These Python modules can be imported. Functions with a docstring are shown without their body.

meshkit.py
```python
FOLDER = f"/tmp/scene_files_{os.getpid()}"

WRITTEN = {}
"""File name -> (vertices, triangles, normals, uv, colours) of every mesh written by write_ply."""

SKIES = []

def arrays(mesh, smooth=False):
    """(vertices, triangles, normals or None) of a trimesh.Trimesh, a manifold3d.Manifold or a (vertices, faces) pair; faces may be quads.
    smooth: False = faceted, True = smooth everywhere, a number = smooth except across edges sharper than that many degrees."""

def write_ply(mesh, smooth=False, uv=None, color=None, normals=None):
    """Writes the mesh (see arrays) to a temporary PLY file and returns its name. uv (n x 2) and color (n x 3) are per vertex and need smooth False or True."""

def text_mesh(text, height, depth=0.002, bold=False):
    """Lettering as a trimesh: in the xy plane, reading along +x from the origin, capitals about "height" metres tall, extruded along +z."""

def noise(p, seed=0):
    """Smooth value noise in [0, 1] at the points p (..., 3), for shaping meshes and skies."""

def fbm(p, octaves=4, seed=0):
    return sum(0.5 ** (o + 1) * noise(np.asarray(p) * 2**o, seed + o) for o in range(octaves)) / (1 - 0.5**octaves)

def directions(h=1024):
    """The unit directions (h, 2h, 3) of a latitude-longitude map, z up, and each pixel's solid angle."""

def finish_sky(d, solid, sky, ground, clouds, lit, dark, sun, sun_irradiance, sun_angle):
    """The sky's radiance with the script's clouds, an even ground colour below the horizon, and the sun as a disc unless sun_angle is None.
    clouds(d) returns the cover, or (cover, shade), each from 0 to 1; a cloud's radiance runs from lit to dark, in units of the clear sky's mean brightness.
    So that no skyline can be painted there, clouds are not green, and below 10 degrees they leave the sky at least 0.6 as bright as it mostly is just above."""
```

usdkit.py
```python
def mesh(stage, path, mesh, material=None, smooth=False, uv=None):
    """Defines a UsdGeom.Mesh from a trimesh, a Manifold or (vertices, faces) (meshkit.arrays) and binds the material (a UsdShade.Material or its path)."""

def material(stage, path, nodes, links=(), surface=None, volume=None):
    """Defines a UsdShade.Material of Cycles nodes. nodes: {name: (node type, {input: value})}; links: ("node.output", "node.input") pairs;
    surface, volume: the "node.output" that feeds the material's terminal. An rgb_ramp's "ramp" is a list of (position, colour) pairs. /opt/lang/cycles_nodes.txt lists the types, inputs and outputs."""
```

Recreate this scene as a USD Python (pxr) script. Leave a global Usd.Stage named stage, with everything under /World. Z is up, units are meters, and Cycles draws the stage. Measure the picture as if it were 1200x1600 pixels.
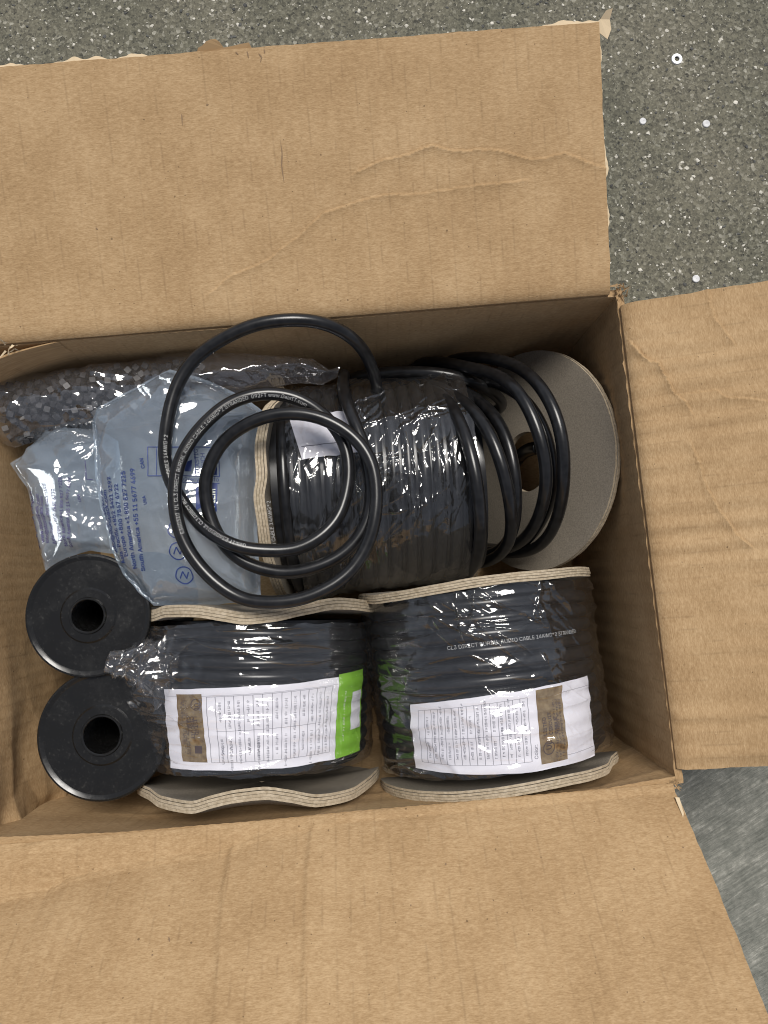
import math, random
import numpy as np, trimesh, usdkit, meshkit
from pxr import Usd, UsdGeom, UsdLux, UsdShade, Gf, Sdf
from scipy.spatial.transform import Rotation as Rot
from scipy.spatial import Delaunay
from scipy.interpolate import LinearNDInterpolator, PchipInterpolator, CubicSpline
from shapely.geometry import Polygon, Point, LineString
import shapely

rng = np.random.default_rng(7); random.seed(7)
stage = Usd.Stage.CreateInMemory()
UsdGeom.SetStageUpAxis(stage, UsdGeom.Tokens.z); UsdGeom.SetStageMetersPerUnit(stage, 1.0)
world = UsdGeom.Xform.Define(stage, '/World'); stage.SetDefaultPrim(world.GetPrim())
UsdGeom.Scope.Define(stage, '/World/Looks')

# ------------------------------------------------------------------ camera
FPX = 1074.69                                    # focal length in pixels of the 1200 x 1600 photograph
CAM = np.array([0.0278, -0.0176, 0.6482])
CROT = Rot.from_euler('xyz', [0.0958, -0.0063, -0.0860])
EXPOSURE = 1.05
cam = UsdGeom.Camera.Define(stage, '/World/camera')
cam.CreateFocalLengthAttr(26.0); cam.CreateHorizontalApertureAttr(26.0*1200/FPX); cam.CreateVerticalApertureAttr(26.0*1600/FPX)
cam.CreateClippingRangeAttr(Gf.Vec2f(0.01, 200)); cam.CreateExposureAttr(EXPOSURE)
m = np.eye(4); m[:3, :3] = CROT.as_matrix().T; m[3, :3] = CAM
cam.AddTransformOp().Set(Gf.Matrix4d(*m.ravel().tolist()))

# ------------------------------------------------------------------ sky and sun (bright overcast, light from behind right)
SUN = np.array([0.13, 0.38, 0.92]); SUN /= np.linalg.norm(SUN)
elev, azim = math.asin(SUN[2]), math.atan2(SUN[0], SUN[1])
usdkit.material(stage, '/World/Looks/sky', {
    'sky': ('sky_texture', {'sky_type': 'single_scattering', 'sun_disc': False, 'sun_elevation': elev, 'sun_rotation': azim, 'aerosol_density': 0.8, 'air_density': 0.75}),
    'bw': ('hsv', {'saturation': 0.4, 'value': 1.0}),
    'bg': ('background_shader', {'strength': 0.05})}, [('sky.color', 'bw.color'), ('bw.color', 'bg.color')], surface='bg.background')
dome = UsdLux.DomeLight.Define(stage, '/World/sky')
UsdShade.MaterialBindingAPI.Apply(dome.GetPrim()).Bind(UsdShade.Material.Get(stage, '/World/Looks/sky'))
dome.GetPrim().SetCustomDataByKey('kind', 'structure')
dome.GetPrim().SetCustomDataByKey('label', 'bright overcast sky above the open box')
dome.GetPrim().SetCustomDataByKey('category', 'sky')
sun = UsdLux.DistantLight.Define(stage, '/World/sun')
sun.CreateIntensityAttr(0.4); sun.CreateAngleAttr(24.0); sun.CreateNormalizeAttr(True); sun.CreateColorAttr(Gf.Vec3f(1, .96, .9))
z = SUN; x_ = np.cross([0, 0, 1.], z); x_ /= np.linalg.norm(x_); y_ = np.cross(z, x_)
m = np.eye(4); m[0, :3], m[1, :3], m[2, :3] = x_, y_, z
sun.AddTransformOp().Set(Gf.Matrix4d(*m.ravel().tolist()))

# ------------------------------------------------------------------ helpers: measured sight lines of the photograph turned into metres
def ray(u, v):
    d = CROT.apply([(u-600)/FPX, -(v-800)/FPX, -1.0]); return d/np.linalg.norm(d)
def at(u, v, z):                                   # the point at height z
    d = ray(u, v); return CAM + d*(z-CAM[2])/d[2]
def on_plane(u, v, o, n):
    d = ray(u, v); return CAM + d*np.dot(np.asarray(o)-CAM, n)/np.dot(d, n)

used = {}
def numbered(path):
    k = used.get(path); used[path] = 0 if k is None else k+1
    return path if k is None else f'{path}_{k+1:03d}'
def setd(p, label=None, cat=None, group=None, kind=None):
    for k, v in (('label', label), ('category', cat), ('group', group), ('kind', kind)):
        if v: p.SetCustomDataByKey(k, v)
    return p
def thing(name, label, cat, loc=(0, 0, 0), group=None):
    p = numbered('/World/'+name); x = UsdGeom.Xform.Define(stage, p); x.AddTranslateOp().Set(Gf.Vec3d(*map(float, loc)))
    x._loc = None
    pr = setd(x.GetPrim(), label, cat, group); LOC[p] = np.asarray(loc, float); return pr
LOC = {}
def obj(name, mesh, mat, parent=None, smooth=False, uv=None, label=None, cat=None, group=None, kind=None):
    base = str(parent.GetPath()) if parent is not None else '/World'
    off = np.zeros(3)
    for k, l in LOC.items():
        if base == k or base.startswith(k+'/'): off = l
    v, f = mesh if isinstance(mesh, tuple) else (np.array(mesh.vertices), np.array(mesh.faces))
    pm = usdkit.mesh(stage, numbered(base+'/'+name), (np.asarray(v)-off, f), M[mat] if isinstance(mat, str) else mat, smooth=smooth, uv=uv)
    UsdGeom.Gprim(pm).CreateDoubleSidedAttr(True)
    return setd(pm.GetPrim(), label, cat, group, kind)
def join(parts):
    vs, fs, n = [], [], 0
    for v, f in parts:
        f = np.asarray(f)
        if f.shape[1] == 4: f = np.vstack([f[:, [0, 1, 2]], f[:, [0, 2, 3]]])
        vs.append(np.asarray(v)); fs.append(f+n); n += len(v)
    return np.vstack(vs), np.vstack(fs)
def quads(nu, nv, wrap=False):                     # grid of nu x nv vertices (u slowest)
    i, j = np.meshgrid(np.arange(nu if wrap else nu-1), np.arange(nv-1), indexing='ij')
    i2 = (i+1) % nu
    return np.stack([i*nv+j, i2*nv+j, i2*nv+j+1, i*nv+j+1], -1).reshape(-1, 4)
def unit(v): v = np.asarray(v, float); return v/np.linalg.norm(v, axis=-1, keepdims=True)
def frames(p):
    t = unit(np.gradient(p, axis=0)); a = np.zeros_like(p)
    r = np.array([0, 0, 1.]) if abs(t[0, 2]) < .9 else np.array([1., 0, 0])
    a[0] = unit(r - t[0]*np.dot(r, t[0]))
    for i in range(1, len(p)):
        w = a[i-1] - t[i]*np.dot(a[i-1], t[i]); a[i] = unit(w)
    return t, a, np.cross(t, a)
def tube(p, r, sides=14, caps=True):
    p = np.asarray(p, float); t, a, b = frames(p); ang = np.arange(sides)*2*np.pi/sides
    r = np.broadcast_to(r, (len(p),))
    v = p[:, None]+r[:, None, None]*(np.cos(ang)[None, :, None]*a[:, None]+np.sin(ang)[None, :, None]*b[:, None])
    n = len(p); i, j = np.meshgrid(np.arange(n-1), np.arange(sides), indexing='ij'); j2 = (j+1) % sides
    q = np.stack([i*sides+j, i*sides+j2, (i+1)*sides+j2, (i+1)*sides+j], -1).reshape(-1, 4)
    f = np.vstack([q[:, [0, 1, 2]], q[:, [0, 2, 3]]]); v = v.reshape(-1, 3)
    if caps:
        c0 = len(v); v = np.vstack([v, p[:1], p[-1:]]); k = np.arange(sides)
        f = np.vstack([f, np.c_[(k+1) % sides, k, np.full(sides, c0)], np.c_[(n-1)*sides+k, (n-1)*sides+(k+1) % sides, np.full(sides, c0+1)]])
    return v, f
def resample(p, step):
    p = np.asarray(p, float); s = np.r_[0, np.cumsum(np.linalg.norm(np.diff(p, axis=0), axis=1))]
    cs = CubicSpline(s, p); q = cs(np.linspace(0, s[-1], 600)); s = np.r_[0, np.cumsum(np.linalg.norm(np.diff(q, axis=0), axis=1))]
    n = max(4, int(s[-1]/step)); return np.stack([np.interp(np.linspace(0, s[-1], n), s, q[:, k]) for k in range(3)], 1)
TXT = {}
def text_mesh(t, h, bold=False):
    k = (t, bold)
    if k not in TXT: tm = meshkit.text_mesh(t, 1.0, 0.01, bold); TXT[k] = (np.array(tm.vertices), np.array(tm.faces))
    v, f = TXT[k]; v = v.copy(); v[:, :2] *= h; v[:, 2] = (v[:, 2] > .005)*0.00008; return v, f
def fb(x, y, z=0., o=4, seed=0): return meshkit.fbm(np.stack(np.broadcast_arrays(x, y, z), -1), o, seed)
def ridged(x, y, z=0., seed=0): return 1-np.abs(2*meshkit.noise(np.stack(np.broadcast_arrays(x, y, z), -1), seed)-1)

def facets(X, Y, cx, cy, amp, seed, shear=.35):
    """crinkled sheet: flat facets meeting at creases"""
    r = np.random.default_rng(seed); x0, x1, y0, y1 = X.min()-2*cx, X.max()+2*cx, Y.min()-2*cy, Y.max()+2*cy
    gx, gy = np.meshgrid(np.arange(x0, x1+cx, cx), np.arange(y0, y1+cy, cy)); p = np.c_[gx.ravel(), gy.ravel()]+r.uniform(-.5, .5, (gx.size, 2))*[cx, cy]
    p[:, 1] += shear*(p[:, 0]-x0); q = np.stack([X, Y+shear*(X-x0)], -1)
    return np.nan_to_num(LinearNDInterpolator(p, amp*r.random(len(p))**1.5)(q))

# ------------------------------------------------------------------ materials
M = {}
def mat(name, nodes, links=(), surface='p.BSDF'):
    M[name] = usdkit.material(stage, '/World/Looks/'+name, nodes, links, surface=surface); return M[name]
def kraft(name, dark, mid, light, lines=0.0):
    mat(name, {
        'uv': ('uvmap', {'attribute': 'st'}),
        'mf': ('mapping', {'scale': (420, 1500, 1)}), 'nf': ('noise_texture', {'scale': 1.0, 'detail': 3, 'roughness': .6}),
        'mm': ('mapping', {'scale': (1, 1, 1)}), 'nm': ('noise_texture', {'scale': 22.0, 'detail': 6, 'roughness': .6}),
        'mb': ('mapping', {'scale': (170, 480, 1)}), 'nb': ('noise_texture', {'scale': 1.0, 'detail': 4, 'roughness': .65}),
        'ml': ('mapping', {'scale': (1, .0, 1)}), 'wv': ('wave_texture', {'wave_type': 'bands', 'bands_direction': 'x', 'scale': 38.0, 'distortion': 0.8, 'detail': 1}),
        'wr': ('rgb_ramp', {'ramp': [(0, (1, 1, 1)), (.05, (.4, .4, .4)), (.16, (0, 0, 0)), (1, (0, 0, 0))]}),
        'md': ('mapping', {'scale': (120, 45, 1)}), 'nd': ('noise_texture', {'scale': 1.0, 'detail': 2}), 'rd': ('rgb_ramp', {'ramp': [(.48, (0, 0, 0)), (.62, (1, 1, 1))]}),
        'wl': ('math', {'math_type': 'multiply'}), 'wl2': ('math', {'math_type': 'multiply', 'value2': lines}),
        'a1': ('math', {'math_type': 'multiply_add', 'value2': .45, 'value3': 0.0}), 'a2': ('math', {'math_type': 'multiply_add', 'value2': .4}), 'a3': ('math', {'math_type': 'multiply_add', 'value2': .35}),
        'r': ('rgb_ramp', {'ramp': [(.42, dark), (.58, mid), (.74, light)]}),
        'sp': ('noise_texture', {'scale': 420.0, 'detail': 0}), 'spr': ('rgb_ramp', {'ramp': [(.83, (0, 0, 0)), (.87, (.6, .6, .6))]}),
        'x1': ('mix', {'mix_type': 'mix', 'color2': tuple(c*.55 for c in dark)}), 'x2': ('mix', {'mix_type': 'mix', 'color2': tuple(c*.3 for c in dark)}),
        'bp': ('bump', {'strength': .35, 'distance': .0006}), 'p': ('principled_bsdf', {'roughness': .78, 'specular_ior_level': .25})},
        [('uv.UV', 'mf.vector'), ('mf.vector', 'nf.vector'), ('uv.UV', 'nm.vector'), ('uv.UV', 'mb.vector'), ('mb.vector', 'nb.vector'),
         ('uv.UV', 'wv.vector'), ('wv.fac', 'wr.fac'), ('uv.UV', 'md.vector'), ('md.vector', 'nd.vector'), ('nd.fac', 'rd.fac'),
         ('wr.color', 'wl.value1'), ('rd.color', 'wl.value2'), ('wl.value', 'wl2.value1'),
         ('nf.fac', 'a1.value1'), ('nb.fac', 'a2.value1'), ('a1.value', 'a2.value3'), ('nm.fac', 'a3.value1'), ('a2.value', 'a3.value3'),
         ('a3.value', 'r.fac'), ('r.color', 'x1.color1'), ('wl2.value', 'x1.fac'), ('uv.UV', 'sp.vector'), ('sp.fac', 'spr.fac'),
         ('x1.color', 'x2.color1'), ('spr.color', 'x2.fac'), ('x2.color', 'p.base_color'), ('nf.fac', 'bp.height'), ('bp.normal', 'p.normal')])
kraft('kraft', (.275, .170, .080), (.375, .244, .124), (.485, .335, .185), .24)
kraft('kraft_torn', (.50, .37, .22), (.62, .49, .32), (.72, .60, .43))
def noisy(name, c1, c2, scale, rough, bump=0., bdist=.0005, spec=.5, coat=0., detail=5, stretch=(1, 1, 1), lo=.35, hi=.65):
    mat(name, {'g': ('geometry', {}), 'mp': ('mapping', {'scale': stretch}), 'n': ('noise_texture', {'scale': scale, 'detail': detail, 'roughness': .6}),
               'r': ('rgb_ramp', {'ramp': [(lo, c1), (hi, c2)]}), 'b': ('bump', {'strength': bump, 'distance': bdist}),
               'p': ('principled_bsdf', {'roughness': rough, 'specular_ior_level': spec, 'coat_weight': coat, 'coat_roughness': .2})},
        [('g.position', 'mp.vector'), ('mp.vector', 'n.vector'), ('n.fac', 'r.fac'), ('r.color', 'p.base_color'), ('n.fac', 'b.height'), ('b.normal', 'p.normal')])
noisy('chipboard', (.205, .178, .142), (.30, .262, .21), 900, .85, .25, .0003, .2)
noisy('chipboard_edge', (.34, .275, .19), (.50, .42, .31), 350, .85, .6, .0008, .2)
noisy('pvc', (.005, .005, .0055), (.013, .013, .014), 160, .27, .06, .0004, .5)
noisy('print_white', (.22, .22, .22), (.58, .58, .57), 900, .6, 0, detail=2)
noisy('paper', (.74, .73, .80), (.80, .79, .85), 60, .55, .1, .0004, .4)
noisy('green_paper', (.20, .46, .035), (.25, .53, .05), 60, .5, .1, .0004, .4)
mat('ink', {'p': ('principled_bsdf', {'base_color': (.15, .15, .19), 'roughness': .6})})
mat('ink_sticker', {'p': ('principled_bsdf', {'base_color': (.06, .035, .03), 'roughness': .5})})
mat('ink_white', {'p': ('principled_bsdf', {'base_color': (.75, .80, .70), 'roughness': .5})})
mat('ink_blue', {'p': ('principled_bsdf', {'base_color': (.018, .04, .17), 'roughness': .5})})
mat('ink_violet', {'p': ('principled_bsdf', {'base_color': (.09, .085, .20), 'roughness': .5})})
noisy('gold_foil', (.22, .14, .07), (.42, .30, .16), 240, .32, .3, .0005, .6)
M['gold_foil'] = mat('gold_bright', {'g': ('geometry', {}), 'n': ('noise_texture', {'scale': 220., 'detail': 3}), 'r': ('rgb_ramp', {'ramp': [(.3, (.30, .19, .09)), (.7, (.56, .41, .22))]}),
    'p': ('principled_bsdf', {'metallic': .7, 'roughness': .22})}, [('g.position', 'n.vector'), ('n.fac', 'r.fac'), ('r.color', 'p.base_color')])
# moulded black plastic with dust and scratches
mat('black_plastic', {'g': ('geometry', {}), 'n': ('noise_texture', {'scale': 60., 'detail': 6, 'roughness': .7}), 'ms': ('mapping', {'scale': (500, 420, 400), 'rotation': (0, 0, .6)}),
    's': ('noise_texture', {'scale': 1., 'detail': 3}), 'sr': ('rgb_ramp', {'ramp': [(.58, (0, 0, 0)), (.70, (1, 1, 1))]}), 'nr': ('rgb_ramp', {'ramp': [(.42, (0, 0, 0)), (.72, (1, 1, 1))]}),
    'mu': ('math', {'math_type': 'multiply'}), 'mx': ('mix', {'color1': (.0095, .0093, .009), 'color2': (.048, .047, .044)}),
    'ro': ('math', {'math_type': 'multiply_add', 'value2': .22, 'value3': .16}), 'p': ('principled_bsdf', {})},
    [('g.position', 'n.vector'), ('g.position', 'ms.vector'), ('ms.vector', 's.vector'), ('s.fac', 'sr.fac'), ('n.fac', 'nr.fac'), ('sr.color', 'mu.value1'), ('nr.color', 'mu.value2'),
     ('mu.value', 'mx.fac'), ('mx.color', 'p.base_color'), ('nr.color', 'ro.value1'), ('ro.value', 'p.roughness')])
noisy('cube_plastic', (.018, .018, .02), (.055, .055, .06), 300, .4)
def film(name, tint, haze_col, haze, rough, ior=1.6, bscale=120., bump=.5, stretch=(1, 1, 1), trans=0.):
    mat(name, {'g': ('geometry', {}), 'mp': ('mapping', {'scale': stretch}), 'n': ('noise_texture', {'scale': bscale, 'detail': 3, 'roughness': .55, 'distortion': .6}),
        'b': ('bump', {'strength': bump, 'distance': .002}), 't': ('transparent_bsdf', {'color': tint}), 'gl': ('glossy_bsdf', {'color': (1, 1, 1), 'roughness': rough}),
        'd': ('diffuse_bsdf', {'color': haze_col}), 'tl': ('translucent_bsdf', {'color': haze_col}), 'dm': ('mix_closure', {'fac': .35}), 'h': ('mix_closure', {'fac': haze}),
        'fr': ('layer_weight', {'blend': .5}), 'fp': ('math', {'math_type': 'power', 'value2': 3.0}), 'fm': ('math', {'math_type': 'multiply_add', 'value2': .75, 'value3': (ior-1)**2/(ior+1)**2*1.0, 'use_clamp': True}), 'x': ('mix_closure', {})},
        [('g.position', 'mp.vector'), ('mp.vector', 'n.vector'), ('n.fac', 'b.height'), ('b.normal', 'gl.normal'), ('b.normal', 'd.normal'), ('b.normal', 'fr.normal'), ('d.BSDF', 'dm.closure1'), ('tl.BSDF', 'dm.closure2'),
         ('t.BSDF', 'h.closure1'), ('dm.closure', 'h.closure2'), ('fr.facing', 'fp.value1'), ('fp.value', 'fm.value1'), ('fm.value', 'x.fac'), ('h.closure', 'x.closure1'), ('gl.BSDF', 'x.closure2')], surface='x.closure')
film('clear_film', (.96, .96, .96), (.8, .8, .8), .013, .075, ior=1.85, bscale=140, bump=.12)
film('clear_bag', (.95, .95, .96), (.8, .8, .83), .05, .045, ior=2.1, bscale=60, bump=.15)
film('blue_film', (.86, .91, .95), (.66, .78, .92), .22, .05, ior=2.0, bscale=45, bump=.08)
mat('washer_metal', {'p': ('principled_bsdf', {'base_color': (.75, .75, .76), 'metallic': .3, 'roughness': .35})})
# ground
mat('aggregate', {'g': ('geometry', {}), 'v': ('voronoi_texture', {'scale': 330.}), 'v2': ('voronoi_texture', {'scale': 750.}), 'n': ('noise_texture', {'scale': 9., 'detail': 4}),
    'sc': ('separate_color', {}), 'r': ('rgb_ramp', {'ramp': [(0, (.022, .022, .020)), (.10, (.068, .065, .052)), (.35, (.120, .113, .087)), (.72, (.158, .149, .114)), (.88, (.20, .188, .142)), (.97, (.30, .285, .24)), (1, (.5, .48, .42))]}),
    'sc2': ('separate_color', {}), 'r2': ('rgb_ramp', {'ramp': [(0, (.04, .04, .037)), (.3, (.112, .106, .082)), (.85, (.152, .143, .110)), (1, (.28, .27, .225))]}),
    'mx': ('mix', {'fac': .5}), 'nr': ('rgb_ramp', {'ramp': [(.3, (.82, .84, .80)), (.7, (1.12, 1.10, 1.06))]}), 'mu': ('mix', {'mix_type': 'multiply', 'fac': 1.}),
    'b': ('bump', {'strength': .35, 'distance': .001}), 'p': ('principled_bsdf', {'roughness': .85, 'specular_ior_level': .3})},
    [('g.position', 'v.vector'), ('g.position', 'v2.vector'), ('g.position', 'n.vector'), ('v.color', 'sc.color'), ('sc.r', 'r.fac'), ('v2.color', 'sc2.color'), ('sc2.g', 'r2.fac'), ('r.color', 'mx.color1'), ('r2.color', 'mx.color2'),
     ('n.fac', 'nr.fac'), ('mx.color', 'mu.color1'), ('nr.color', 'mu.color2'), ('mu.color', 'p.base_color'), ('v.distance', 'b.height'), ('b.normal', 'p.normal')])
mat('brushed_concrete', {'g': ('geometry', {}), 'm0': ('mapping', {'rotation': (0, 0, -.45)}), 'mp': ('mapping', {'scale': (45, 420, 1)}), 'n': ('noise_texture', {'scale': 1., 'detail': 6, 'roughness': .75, 'distortion': .25}),
    'n2': ('noise_texture', {'scale': 60., 'detail': 8, 'roughness': .75}), 'm': ('math', {'math_type': 'multiply_add', 'value2': .5}), 'h': ('math', {'math_type': 'multiply', 'value2': .55}),
    'r': ('rgb_ramp', {'ramp': [(.36, (.085, .088, .074)), (.48, (.17, .172, .147)), (.56, (.235, .233, .20)), (.66, (.40, .39, .34))]}), 'b': ('bump', {'strength': .9, 'distance': .002}), 'p': ('principled_bsdf', {'roughness': .75, 'specular_ior_level': .35})},
    [('g.position', 'm0.vector'), ('m0.vector', 'mp.vector'), ('mp.vector', 'n.vector'), ('g.position', 'n2.vector'), ('n2.fac', 'h.value1'), ('n.fac', 'm.value1'), ('h.value', 'm.value3'), ('m.value', 'r.fac'), ('r.color', 'p.base_color'), ('n.fac', 'b.height'), ('b.normal', 'p.normal')])
noisy('pebble_light', (.36, .34, .28), (.66, .63, .55), 90, .7, .2)
noisy('pebble_dark', (.03, .03, .03), (.10, .10, .09), 90, .7, .2)
noisy('white_bit', (.48, .48, .49), (.70, .70, .70), 200, .5)

# ------------------------------------------------------------------ the ground
GZ = -0.008; SEAM = -0.06
def sheet(x0, x1, y0, y1, z): return np.array([[x0, y0, z], [x1, y0, z], [x1, y1, z], [x0, y1, z]]), np.array([[0, 1, 2, 3]])
obj('ground', sheet(-8, 8, SEAM, 8, GZ), 'aggregate', kind='structure', label='grey exposed aggregate concrete with pale and dark chips behind the box', cat='ground')
obj('pavement', sheet(-8, 8, -8, SEAM-.004, GZ), 'brushed_concrete', kind='structure', label='smooth blue grey brushed concrete showing below the right flap', cat='pavement')
obj('joint', sheet(-8, 8, SEAM-.02, SEAM+.02, GZ-.004), 'pebble_dark', kind='structure', label='dark joint between the two kinds of concrete', cat='joint')
ico = trimesh.creation.icosahedron()
def chips(n, seed, smin, smax):
    r = np.random.default_rng(seed); out = []
    c = np.c_[r.uniform(-.36, .62, n), r.uniform(-.02, .62, n)]
    for x, y in c:
        s = smin+(smax-smin)*r.random()**3
        v = ico.vertices*s*(1+.25*r.normal(size=(12, 1)))*np.array([1, r.uniform(.55, 1), .35]); a = r.uniform(0, 6.3)
        v = v @ np.array([[math.cos(a), math.sin(a), 0], [-math.sin(a), math.cos(a), 0], [0, 0, 1]])+[x, y, GZ+.0002]
        out.append((v, ico.faces))
    return join(out)
obj('pale_stone_chips', chips(5200, 1, .0006, .0023), 'pebble_light', kind='stuff', label='small pale stone chips set in the concrete', cat='stone chips')
obj('dark_stone_chips', chips(2600, 2, .0007, .0022), 'pebble_dark', kind='stuff', label='small dark stone chips set in the concrete', cat='stone chips')

# ------------------------------------------------------------------ the cardboard box
W, D, H, T = .42, .328, .19, .005
XL = -.252                                          # the left side has been pushed outward
AB, AR, AF, FL = math.radians(12.2), math.radians(12.7), math.radians(43.4), .175
box = thing('cardboard_box', 'open brown corrugated cardboard box with its flaps folded outward', 'box', (0, 0, GZ))
def crease_dist(U, V, pts):
    """signed distance of the grid to a polyline (near it), and its unsigned distance"""
    P = np.stack([U+.0022*(fb(U*130, V*130, .3, 3, 91)-.5), V+.0022*(fb(U*130, V*130, 5.3, 3, 92)-.5)], -1); best = np.full(U.shape, 9.); sg = np.zeros(U.shape)
    for a, b in zip(pts[:-1], pts[1:]):
        a, b = np.asarray(a), np.asarray(b); d = b-a; L = np.linalg.norm(d); d = d/L
        e = P-a; t = np.clip(e@d, 0, L); q = e-t[..., None]*d; r = np.linalg.norm(q, axis=-1)
        s = np.sign(d[0]*e[..., 1]-d[1]*e[..., 0]); k = r < best; best[k] = r[k]; sg[k] = s[k]
    return best, sg
def panel(name, o, eu, ev, n, Lu, Lv, step, disp, label, inset=(0, 0, 0, 0), rag=.0008, seed=0, parent=box, mat_='kraft', t=T):
    """corrugated board: o corner, eu/ev along it, n = direction of the face that is seen; inset = cut back at u0,u1,v0,v1"""
    nu, nv = max(8, int(Lu/step)), max(8, int(Lv/step))
    u = np.linspace(0, 1, nu); v = np.linspace(0, 1, nv); U, V = np.meshgrid(u, v, indexing='ij')
    lo = inset[0]+rag*(2*fb(V*Lv*90, seed+.5, 1., 4, seed)-1); hi = Lu-inset[1]+rag*(2*fb(V*Lv*90, seed+3.5, 2., 4, seed)-1)
    vlo = inset[2]+0*U; vhi = Lv-inset[3]+rag*(2*fb(U*Lu*90, seed+7.5, 3., 4, seed)-1)
    UU = lo+U*(hi-lo); VV = vlo+V*(vhi-vlo)
    Z = disp(UU, VV)
    o, eu, ev, n = map(np.asarray, (o, eu, ev, n))
    top = (o+UU[..., None]*eu+VV[..., None]*ev+Z[..., None]*n).reshape(-1, 3); bot = top-t*n
    uv = np.stack([UU, VV], -1).reshape(-1, 2)+seed*1.37
    q = quads(nu, nv); N = nu*nv
    if np.dot(np.cross(eu, ev), n) < 0: q = q[:, ::-1]
    fr = [np.arange(nv), (nu-1)*nv+np.arange(nv), np.arange(nu)*nv, np.arange(nu)*nv+nv-1]
    Vs, Fs, Us, c = [top, bot], [q, q[:, ::-1]+N], [uv, uv], 2*N
    for r in fr:
        k = len(r); Vs += [top[r], bot[r]]; Us += [uv[r], uv[r]+.01]
        i = np.arange(k-1); Fs.append(np.stack([c+i, c+i+1, c+k+i+1, c+k+i], -1)); c += 2*k
    pr = obj(name, (np.vstack(Vs), np.vstack(Fs)), mat_, parent, smooth=True, uv=np.vstack(Us), label=label)
    return dict(o=o, eu=eu, ev=ev, n=n, prim=pr, disp=disp)
def puv(P, pts):                                   # sight lines onto a panel's plane -> its u, v
    out = []
    for a in pts:
        x = on_plane(*a, P['o'], P['n'])-P['o']; out.append((float(x@P['eu']), float(x@P['ev'])))
    return out
def flute(U, A, per, seed):
    return A*np.sin(2*np.pi*U/per+1.2*fb(U*12, seed+.3, 0, 2, seed))
def fold_round(V, r=.004): return -r*np.exp(-V/r)

# back flap
pb = dict(o=np.array([XL, D/2, H]), eu=np.array([1., 0, 0]), ev=np.array([0, math.cos(AB), math.sin(AB)]), n=np.array([0, -math.sin(AB), math.cos(AB)]))
cr_b = [puv(pb, c) for c in ([(330, 455), (365, 430), (420, 405), (470, 365), (505, 333), (560, 315), (600, 305), (640, 303), (690, 298), (740, 290), (820, 282)],
                             [(560, 268), (600, 250), (640, 242), (675, 227), (700, 234), (720, 236), (775, 234), (800, 240), (820, 247), (835, 250), (885, 239), (915, 252), (948, 262)])]
sc_b = [puv(pb, [(347, 90), (352, 300), (368, 470)])]
def d_back(U, V):
    z = .0035*(fb(U*9, V*9, 1.7, 3, 3)-.5)+flute(U, .00013, .0082, 1)*(.4+1.2*fb(U*20, V*25, 4., 2, 9))+fold_round(V)
    for c, A in zip(cr_b, (.0013, .0022)):
        d, s = crease_dist(U, V, c); z += A*(np.where(s < 0, np.exp(-d/.0032), np.exp(-d/.0007))-.7*np.exp(-(d/.0012)**2)*(s > 0))*(.35+1.1*fb(U*60, V*60, .7, 2, 17))
    d, s = crease_dist(U, V, sc_b[0]); z += .0005*np.exp(-(d/.003)**2)
    return z
FB = panel('flap', pb['o'], pb['eu'], pb['ev'], pb['n'], W/2-XL, FL, .0009, d_back, 'creased flap at the back lying over the aggregate', (.0, .006, 0, 0), .0006, 1)
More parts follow.
